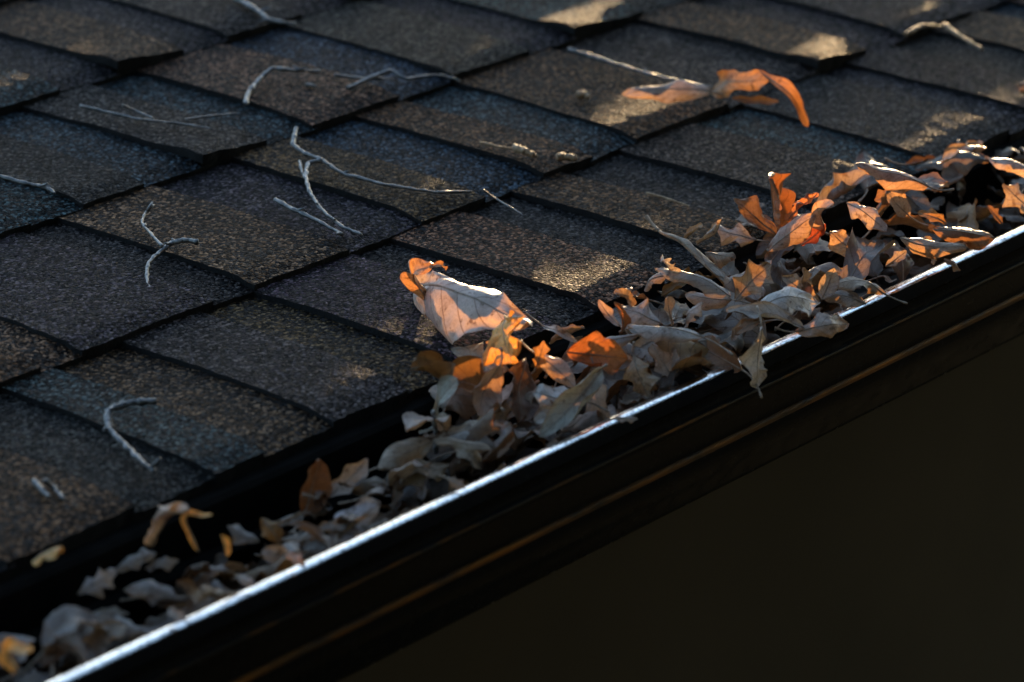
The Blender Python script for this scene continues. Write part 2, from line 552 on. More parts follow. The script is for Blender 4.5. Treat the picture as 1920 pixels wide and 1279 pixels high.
def shingle(k, u0, u1, tab, col, lift=0.0, seed=0, fine=True):
    rnd = random.Random(seed)
    v0, v1 = k * E_, (k + 1) * E_ + 0.022
    nu = max(5, int((u1 - u0) / 0.0035)) if fine else 5
    nv = 26 if fine else 5
    verts, faces = [], []
    slant = rnd.uniform(-0.004, 0.004)
    bow = rnd.uniform(0.0005, 0.0016)
    add = T_TAB if tab else 0.0
    for j in range(nv + 1):
        y = j / nv
        v = v0 + (v1 - v0) * (y ** 1.4)
        x_ = (v - v0) / E_
        for i in range(nu + 1):
            w = i / nu
            u = u0 + (u1 - u0) * w + slant * x_ * (1 if tab else 0)
            sd_ = seed * 3.17
            if fine:
                if tab and (i == 0 or i == nu): u += 0.0011 * noise.noise((v * 170, sd_ + i, 1.3)) + 0.0016 * noise.noise((v * 25, sd_ + i, 7.3))
                vv = v
                if j == 0: vv += 0.0013 * noise.noise((u * 260, sd_, 4.1)) + 0.0016 * noise.noise((u * 40, sd_, 2.2))
            else: vv = v
            n = (T_GAP * (1 - x_)) + add + bow * math.sin(min(1, max(0, x_)) * math.pi)
            n -= 0.0026 * math.exp(-((v - v0) / 0.010) ** 2)          # softened butt
            n += 0.0008 * noise.noise((u * 14, v * 14, seed * 0.7)) + (0.00028 * noise.noise((u * 240, v * 240, 3.0)) if fine else 0)
            if lift: n += lift * math.exp(-((u - u0) / 0.034) ** 2 - ((v - v0) / 0.022) ** 2)
            if not tab: n -= 0.0004
            verts.append(RF(u, vv, n))
    W = nu + 1
    for j in range(nv):
        for i in range(nu):
            a = j * W + i
            faces.append((a, a + 1, a + W + 1, a + W))
    # butt and side faces
    down = RN * -(T_GAP + add + 0.0035)
    base = len(verts)
    ring = [i for i in range(W)]
    for i in ring: verts.append(verts[i] + down + RN * (0.0012 * rnd.random()) + RF(0, 0.0016, 0))
    for i in range(nu): faces.append((base + i, base + i + 1, i + 1, i))
    if tab:
        for side in (0, nu):
            b0 = len(verts)
            for j in range(nv + 1): verts.append(verts[j * W + side] - RN * (T_TAB + 0.003))
            for j in range(nv):
                a, c = j * W + side, (j + 1) * W + side
                faces.append((b0 + j, a, c, b0 + j + 1) if side == 0 else (a, b0 + j, b0 + j + 1, c))
    if not fine:
        b0 = len(far_v)
        far_v.extend(verts)
        far_f.extend(tuple(b0 + q for q in f) for f in faces)
        return
    o = mesh_obj('shingle', verts, faces, M_SHINGLE, roof)
    o.data.materials.append(M_ASPHALT)
    for p in o.data.polygons[nu * nv:]: p.material_index = 1
    o.data.set_sharp_from_angle(angle=rad(50))
    o.color = (*col, 1)
    return o


courses = {  # far right pieces mostly charcoal: the shade falling there is put into colour
    0: [(-0.13, BROWN, 0.6, CHAR, 0), (0.0, BLUE, 0.42, BROWN, 0), (0.082, PURP, 0.58, BROWN, 0), (0.178, PURP, 0.7, CHAR, 0), (0.286, TAN, 0.55, CHAR, 0), (0.39, BROWN, 0.45, CHAR, 0),
        (0.49, GREY, 0.6, BLUE, 0), (0.601, CHAR, 0.7, PURP, 0), (0.716, CHAR, 0.5, CHAR, 0)],
    1: [(-0.08, BROWN, 0.8, TAN, 0), (0.053, PURP, 0.75, CHAR, 0), (0.178, TAN, 0.55, PURP, 0), (0.311, BROWN, 0.5, BLUE, 0), (0.417, BROWN, 0.5, BLUE, 0.0), (0.501, BROWN, 0.5, GREY, 0),
        (0.684, BROWN, 0.55, CHAR, 0.0058), (0.781, CHAR, 0.6, PURP, 0)],
    2: [(0.06, BLUE, 0.7, BLUE, 0), (0.194, CHAR, 0.5, BLUE, 0), (0.287, GREY, 0.58, BLUE, 0.0052), (0.378, TAN, 0.6, BLUE, 0), (0.503, GREY, 0.62, CHAR, 0.002), (0.621, BLUE, 0.55, CHAR, 0.0050), (0.75, BROWN, 0.6, CHAR, 0), (0.87, CHAR, 0.6, BROWN, 0.003)],
    3: [(0.12, CHAR, 0.6, BLUE, 0), (0.24, BLUE, 0.6, CHAR, 0), (0.361, BROWN, 0.6, PURP, 0.0058), (0.456, GREY, 0.6, CHAR, 0), (0.57, CHAR, 0.6, BROWN, 0.002), (0.68, BROWN, 0.5, BLUE, 0), (0.80, CHAR, 0.6, BROWN, 0.002)],
}
rs = random.Random(4)
PAL = (BROWN, CHAR, PURP, BLUE, GREY, TAN)
for k in range(0, 20):
    row = list(courses.get(k, []))
    lo_u = row[0][0] if row else rs.uniform(0.1, 0.2)
    if not row: row = [(lo_u, BROWN, 0.6, CHAR, 0)]
    while row[-1][0] < X1 - 0.15: row.append((row[-1][0] + rs.uniform(0.085, 0.13), rs.choice(PAL), rs.uniform(0.45, 0.7), rs.choice(PAL), 0))
    while row[0][0] > -0.9: row.insert(0, (row[0][0] - rs.uniform(0.085, 0.13), rs.choice(PAL), rs.uniform(0.45, 0.7), rs.choice(PAL), 0))
    for i in range(len(row) - 1):
        u0, c1, fr, c2, lf = row[i]
        u1 = row[i + 1][0]
        um = u0 + (u1 - u0) * fr
        fine = k <= 4 and -0.25 < u0 < 1.15
        jit = lambda c: tuple(x * rs.uniform(0.9, 1.12) for x in c)
        shingle(k, u0, um, True, jit(c1), lf, k * 40 + i, fine)
        shingle(k, um - 0.001, u1 + 0.004, False, jit(c2), 0, k * 40 + i + 500, fine)

far = mesh_obj('shingle_field', far_v, far_f, M_SHINGLE, roof)
far.data.set_sharp_from_angle(angle=rad(50))
far.color = (*GREY, 1)
far['kind'] = 'stuff'

# ------------------------------------------------------------------ the gutter
RIM_Y, RIM_Z = -0.095, -0.0165
gut = empty('gutter', (0, RIM_Y, RIM_Z - 0.09))
tag(gut, 'glossy black eave gutter packed with dry leaves', 'gutter')


def strip(name, prof, mat, parent, seg=60, wob=0.0003):
    """profile (out, down) measured from the rim's outer edge, swept along the eave"""
    verts, faces = [], []
    n = len(prof)
    for i in range(seg + 1):
        x = X0 + (X1 - X0) * i / seg
        for (o, d) in prof:
            w = wob * noise.noise((x * 3.0, o * 5, d * 5))
            verts.append(Vector((x, RIM_Y - o, RIM_Z - d + w)) - gut.location)
    for i in range(seg):
        for j in range(n - 1):
            a = i * n + j
            faces.append((a, a + n, a + n + 1, a + 1))
    o = mesh_obj(name, verts, faces, mat, parent)
    o.data.set_sharp_from_angle(angle=rad(40))
    return o


strip('rim', [(-0.0072, 0.0100), (-0.0074, 0.0016), (-0.0066, 0.0000), (-0.0054, -0.0004), (-0.0034, -0.0003), (-0.0016, 0.0000), (-0.0006, 0.0005), (0.0, 0.0014)], M_RIM, gut, 240, 0.0005)
strip('rim_edge', [(0.0, 0.0015), (0.0003, 0.0026), (0.0003, 0.0085), (-0.0010, 0.0100), (-0.0030, 0.0106)], M_GUTTER, gut, 240, 0.0005)
strip('face', [(-0.0030, 0.0104), (-0.0034, 0.0125), (-0.0034, 0.0170), (-0.0022, 0.0186), (-0.0024, 0.0200), (-0.0040, 0.0225), (-0.0075, 0.0290), (-0.0115, 0.0360), (-0.0130, 0.0395),
               (-0.0128, 0.0440), (-0.0150, 0.0500), (-0.0200, 0.0580), (-0.0250, 0.0640), (-0.0275, 0.0690), (-0.0300, 0.0715), (-0.0340, 0.0722)], M_GUTTER, gut, 240, 0.0004)
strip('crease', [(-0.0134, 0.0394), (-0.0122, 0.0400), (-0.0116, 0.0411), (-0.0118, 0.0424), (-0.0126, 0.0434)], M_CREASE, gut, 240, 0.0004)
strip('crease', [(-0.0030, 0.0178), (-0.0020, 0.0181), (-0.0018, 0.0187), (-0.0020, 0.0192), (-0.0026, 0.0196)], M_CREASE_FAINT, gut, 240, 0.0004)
strip('bottom', [(-0.0335, 0.0721), (-0.119, 0.0730), (-0.1205, 0.0715), (-0.1205, 0.004)], M_GUTTER, gut)
# inside wall of the front, 0.7 mm behind the face
strip('inner_wall', [(-0.0048, 0.0104), (-0.0050, 0.020), (-0.0140, 0.036), (-0.0150, 0.044), (-0.0220, 0.058), (-0.0290, 0.068), (-0.0350, 0.0705)], M_GUTTER, gut, 8)

FACE = [(0.0, 0.0090), (0.010, 0.0090), (0.020, 0.0085), (0.036, 0.0175), (0.044, 0.0185), (0.058, 0.0260), (0.068, 0.033), (0.09, 0.040)]


def contain(p):
    """keep a leaf point inside the gutter's front wall"""
    d = RIM_Z + 0.004 - p.z
    if d <= 0: return p
    d = min(d, 0.069)
    for (d0, o0), (d1, o1) in zip(FACE, FACE[1:]):
        if d <= d1:
            o = o0 + (o1 - o0) * (d - d0) / (d1 - d0)
            break
    q = p.copy()
    q.y = max(q.y, RIM_Y + o)
    q.z = max(q.z, RIM_Z - 0.069)
    return q


# dark mould in the bottom of the trough
mv, mf = [], []
nx, ny = 160, 10
for i in range(nx + 1):
    x = -0.6 + 2.0 * i / nx
    for j in range(ny + 1):
        y = -0.092 + 0.110 * j / ny
        z = -0.062 + 0.018 * noise.noise((x * 18, y * 18, 0)) + 0.008 * noise.noise((x * 60, y * 60, 2)) + 0.012 * max(0, min(1, (x - 0.05) * 4))
        mv.append(contain(Vector((x, y, z))))
for i in range(nx):
    for j in range(ny):
        a = i * (ny + 1) + j
        mf.append((a, a + ny + 1, a + ny + 2, a + 1))
mould = mesh_obj('leaf_mould', mv, mf, M_MULCH)
tag(mould, 'dark damp leaf mould lying in the bottom of the gutter', 'debris', kind='stuff')


# ------------------------------------------------------------------ leaves
PALE, WHITE, TANL, PINK, BRN, RUST, GRN, YEL, DARK, MAUVE, GRY, OCH = (
    (0.46, 0.40, 0.35), (0.58, 0.54, 0.50), (0.38, 0.29, 0.21), (0.42, 0.315, 0.255), (0.24, 0.145, 0.09), (0.36, 0.15, 0.06),
    (0.43, 0.41, 0.35), (0.68, 0.44, 0.14), (0.12, 0.08, 0.055), (0.40, 0.345, 0.32), (0.35, 0.31, 0.28), (0.36, 0.21, 0.09))


def half_width(kind, s, ph, rnd_l, side):
    if kind == 'oak':          # pointed lobes
        env = (math.sin(math.pi * min(1, s ** 0.85)) ** 0.75) * (0.72 + 0.45 * s)
        x = s * rnd_l[0] + ph + 0.15 * side
        tri = abs(2 * (x % 1.0) - 1)
        lob = 1 - rnd_l[1] * math.sin(math.pi / 2 * tri) ** 1.3
        return max(0.0, env * lob * (1 if s < 0.985 else 0.3)) + (0.01 if s > 0.02 else 0)
    if kind == 'lobed':        # rounder lobes
        env = (math.sin(math.pi * min(1, s ** 0.8)) ** 0.7)
        return max(0.0, env * (1 - 0.32 * rnd_l[1] * (0.5 + 0.5 * math.cos(2 * math.pi * (s * rnd_l[0] + ph + 0.1 * side)))))
    if kind == 'paddle':
        return (0.16 + 0.84 / (1 + math.exp(-(s - 0.55) * 16))) * (1 - s ** 9) ** 0.5
    if kind == 'curl':
        return math.sin(math.pi * s ** 0.9) ** 0.5 * (0.8 + 0.2 * math.sin(9 * s + ph * 6))
    return math.sin(math.pi * s) ** 0.8                                    # 'lance'


def blade_mesh(kind, L, Wd, cup, bend, twist, seed, ns=46, nt=12, wav=1.0, asym=(1.0, 1.0)):
    rnd = random.Random(seed)
    ph, lobes = rnd.uniform(0, 1), (rnd.choice((1.7, 2.2, 2.7)), rnd.uniform(0.38, 0.60))
    cup = tuple(c * 2.1 for c in cup) if isinstance(cup, tuple) else cup * 2.1
    cupL, cupR = (cup if isinstance(cup, tuple) else (cup * rnd.uniform(0.75, 1.25), cup * rnd.uniform(0.75, 1.25)))
    hw = Wd / 2
    # midrib
    pos, tan, nor = [], [], []
    p = Vector((0, 0, 0))
    b2 = rnd.uniform(-1.3, 1.3)
    crease = rnd.uniform(0.2, 0.9)
    lat = rnd.uniform(-0.35, 0.35)
    for i in range(ns + 1):
        s = i / ns
        th = bend * (0.5 - s) + b2 * math.sin(2 * math.pi * s) * 0.35 + crease * wav * 0.6 * noise.noise((s * 3.6, seed * 1.7, 2.0))
        ya = lat * (s - 0.5)
        t = Vector((math.cos(th) * math.cos(ya), math.sin(ya), math.sin(th)))
        n = Vector((-math.sin(th), 0, math.cos(th)))
        n = (n - t * n.dot(t)).normalized()
        n = Matrix.Rotation(twist * (s - 0.5), 3, t) @ n
        if i: p = p + t * (L / ns)
        pos.append(p.copy()); tan.append(t); nor.append(n)
    verts, uvs, faces = [], [], []
    half = nt // 2
    o1, o2 = rnd.uniform(0, 50), rnd.uniform(0, 50)
    for i in range(ns + 1):
        s = i / ns
        row = [None] * (nt + 1)
        bin_ = nor[i].cross(tan[i]).normalized()
        for side in (-1, 1):
            w = half_width(kind, s, ph, lobes, side) * hw * asym[0 if side < 0 else 1]
            c = (cupL if side < 0 else cupR) * (0.8 + 1.3 * noise.noise((s * 2.3 + o1, side * 3.1, o2)))
            th = 0.10 * (1 if c > 0 else -1)
            y = z = 0.0
            st = w / half
            row[half] = pos[i]
            for j in range(1, half + 1):
                f = j / half
                th += c * (st / hw) * (0.6 + 1.5 * f * f)
                y += math.cos(th) * st
                z += math.sin(th) * st
                fw = 0.42 * f * w * (1 - s) * (1 if kind in ('oak', 'lobed') else 0.3)
                zz = z + wav * 0.20 * hw * noise.noise((s * 4.5 + o2, side * f * 2 + o1, 0.5)) * f + wav * 0.075 * hw * noise.noise((s * 12 + o1, side * f * 4, o2)) * f + wav * 0.02 * hw * noise.noise((s * 30 + o2, side * f * 9, o1))
                row[half + side * j] = pos[i] + bin_ * (side * y) + nor[i] * zz + tan[i] * fw
        for j in range(nt + 1):
            verts.append(row[j]); uvs.append((s, j / nt))
    for i in range(ns):
        for j in range(nt):
            a = i * (nt + 1) + j
            faces.append((a, a + nt + 1, a + nt + 2, a + 1))
    return verts, faces, uvs, pos, tan, nor


def leaf_parts(root, B, T, normal, wr, kind, cup, bend, twist, col, pet, seed, blade_name='blade', detail=1.0, wav=1.0, inside=False, asym=(1.0, 1.0)):
    rnd = random.Random(seed * 7 + 1)
    chord = T - B
    L0 = 1.0
    ns, nt = (46, 12) if detail >= 1 else (26, 8)
    verts, faces, uvs, pos, tan, nor = blade_mesh(kind, L0, wr, cup, bend, twist, seed, ns, nt, wav, asym)
    ch = pos[-1] - pos[0]
    sc = chord.length / ch.length
    x = ch.normalized(); zl = Vector((0, 0, 1)); zl = (zl - x * zl.dot(x)).normalized(); yl = zl.cross(x)
    ML = Matrix((x, yl, zl)).transposed()
    X = chord.normalized(); Z = (normal - X * normal.dot(X)).normalized(); Y = Z.cross(X)
    MW = Matrix((X, Y, Z)).transposed()
    Rt = MW @ ML.transposed() * sc
    off = B - root.location
    f = (lambda p: contain(Rt @ p + B) - root.location) if inside else (lambda p: Rt @ p + off)
    o = mesh_obj(blade_name, [f(v) for v in verts], faces, M_LEAF, root, uvs=uvs)
    o.color = (*col, 1)
    # midrib on the lower side
    L = chord.length
    mr = [f(p - n * 0.003) for p, n in zip(pos, nor)][:-1:2]
    r0 = min(0.0011, max(0.0005, L * 0.011))
    mvv, mff = tube(mr, [r0 * (1 - 0.8 * i / len(mr)) for i in range(len(mr))], 5)
    mo = mesh_obj('midrib', mvv, mff, M_STEM, o)
    if pet > 0:
        t0 = (Rt @ tan[0]).normalized(); n0 = (Rt @ nor[0]).normalized()
        side = t0.cross(n0)
        k1, k2 = rnd.uniform(-0.7, 0.7), rnd.uniform(-0.9, 0.9)
        pts = []
        for i in range(9):
            q = i / 8
            w_ = f(pos[0]) - t0 * (pet * q) + (n0 * k1 + side * k2) * (pet * 0.5 * q * q)
            pts.append(contain(w_ + root.location) - root.location if inside else w_)
        pv, pf = tube(pts, [r0 * (1.0 if i < 7 else 1.5) for i in range(9)], 6)
        mesh_obj('petiole', pv, pf, M_STEM, root)
    return o


def facing(B, T, roll):
    """normal of a leaf lying along B-T; 0 = flat on the roof plane, 90 = turned to the viewer"""
    d = (T - B).normalized()
    m0 = (RN - d * RN.dot(d)).normalized()
    c0 = CAM - (B + T) / 2
    c0 = c0 - d * c0.dot(d); c0 = (c0 - m0 * c0.dot(m0)).normalized()
    r = rad(roll)
    return m0 * math.cos(r) + c0 * math.sin(r)


def leaf(label, base, tip, wr=0.6, kind='oak', cup=0.5, bend=0.3, roll=30, col=TANL, pet=0.012, seed=1, twist=0.3, name='oak_leaf', group=None, wav=1.0):
    B, T = at(*base), at(*tip)
    root = empty(name, B)
    tag(root, label, 'leaf', group)
    rnd = random.Random(seed)
    k_ = rnd.uniform(0.85, 1.1)
    c = tuple(x * k_ for x in col)
    leaf_parts(root, B, T, facing(B, T, roll), wr, kind, cup, bend, twist, c, pet, seed, wav=wav)
    return root


G_HEAP = 'dry leaves heaped in the gutter'
G_ROOF = 'dry leaves lying on the roof shingles'

# --- the big backlit leaf on the roof edge, with its curled and hanging lobes
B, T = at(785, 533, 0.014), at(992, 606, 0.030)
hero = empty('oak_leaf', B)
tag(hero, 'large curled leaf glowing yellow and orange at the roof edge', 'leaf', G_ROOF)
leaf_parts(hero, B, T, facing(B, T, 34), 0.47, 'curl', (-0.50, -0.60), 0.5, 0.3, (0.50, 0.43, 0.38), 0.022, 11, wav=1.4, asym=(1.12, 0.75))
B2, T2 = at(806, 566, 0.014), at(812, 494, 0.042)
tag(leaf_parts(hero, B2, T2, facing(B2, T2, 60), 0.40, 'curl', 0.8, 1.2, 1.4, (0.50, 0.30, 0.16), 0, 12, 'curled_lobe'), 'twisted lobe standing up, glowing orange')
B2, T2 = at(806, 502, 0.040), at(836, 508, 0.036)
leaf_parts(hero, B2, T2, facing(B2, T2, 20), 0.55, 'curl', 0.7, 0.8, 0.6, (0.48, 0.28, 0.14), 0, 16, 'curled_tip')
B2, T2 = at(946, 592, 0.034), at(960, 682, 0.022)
tag(leaf_parts(hero, B2, T2, facing(B2, T2, 62), 1.15, 'oak', 0.10, 0.2, 0.2, (0.74, 0.41, 0.12), 0, 14, 'hanging_lobe', wav=1.6), 'bright yellow lobe lit through by the sun')  # sun glow through the lobe is partly put into the yellow colour
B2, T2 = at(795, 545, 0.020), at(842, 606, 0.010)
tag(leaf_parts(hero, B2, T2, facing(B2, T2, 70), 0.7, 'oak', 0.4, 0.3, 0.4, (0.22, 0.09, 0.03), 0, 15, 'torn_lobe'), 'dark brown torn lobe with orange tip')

# --- leaves high on the roof at the right
leaf('pale arched leaf with scalloped edge on the upper right shingles', (1335, 172, 0.022), (1166, 178, 0.016), 0.34, 'lobed', (-0.9, -0.5), 0.7, 40, PALE, 0.01, 21, group=G_ROOF)
B = at(1336, 172, 0.016)
bent = empty('oak_leaf', B)
tag(bent, 'thin curled leaf with glowing orange edges and drooping tail on the upper right shingles', 'leaf', G_ROOF)
T = at(1444, 150, 0.036)
leaf_parts(bent, B, T, facing(B, T, 40), 0.42, 'curl', (-0.9, 0.5), 0.7, 0.6, (0.46, 0.27, 0.13), 0, 22, wav=1.6)
B2, T2 = at(1424, 132, 0.042), at(1514, 238, 0.012)
leaf_parts(bent, B2, T2, facing(B2, T2, 40), 0.22, 'curl', (0.9, 0.4), 0.9, 0.6, (0.44, 0.24, 0.11), 0, 24, 'drooping_tail', wav=1.4)
B2, T2 = at(1372, 186, 0.014), at(1460, 190, 0.016)
leaf_parts(bent, B2, T2, facing(B2, T2, 55), 0.35, 'oak', 0.7, 0.5, 0.6, (0.34, 0.19, 0.09), 0, 25, 'shaded_lobe', wav=1.6)

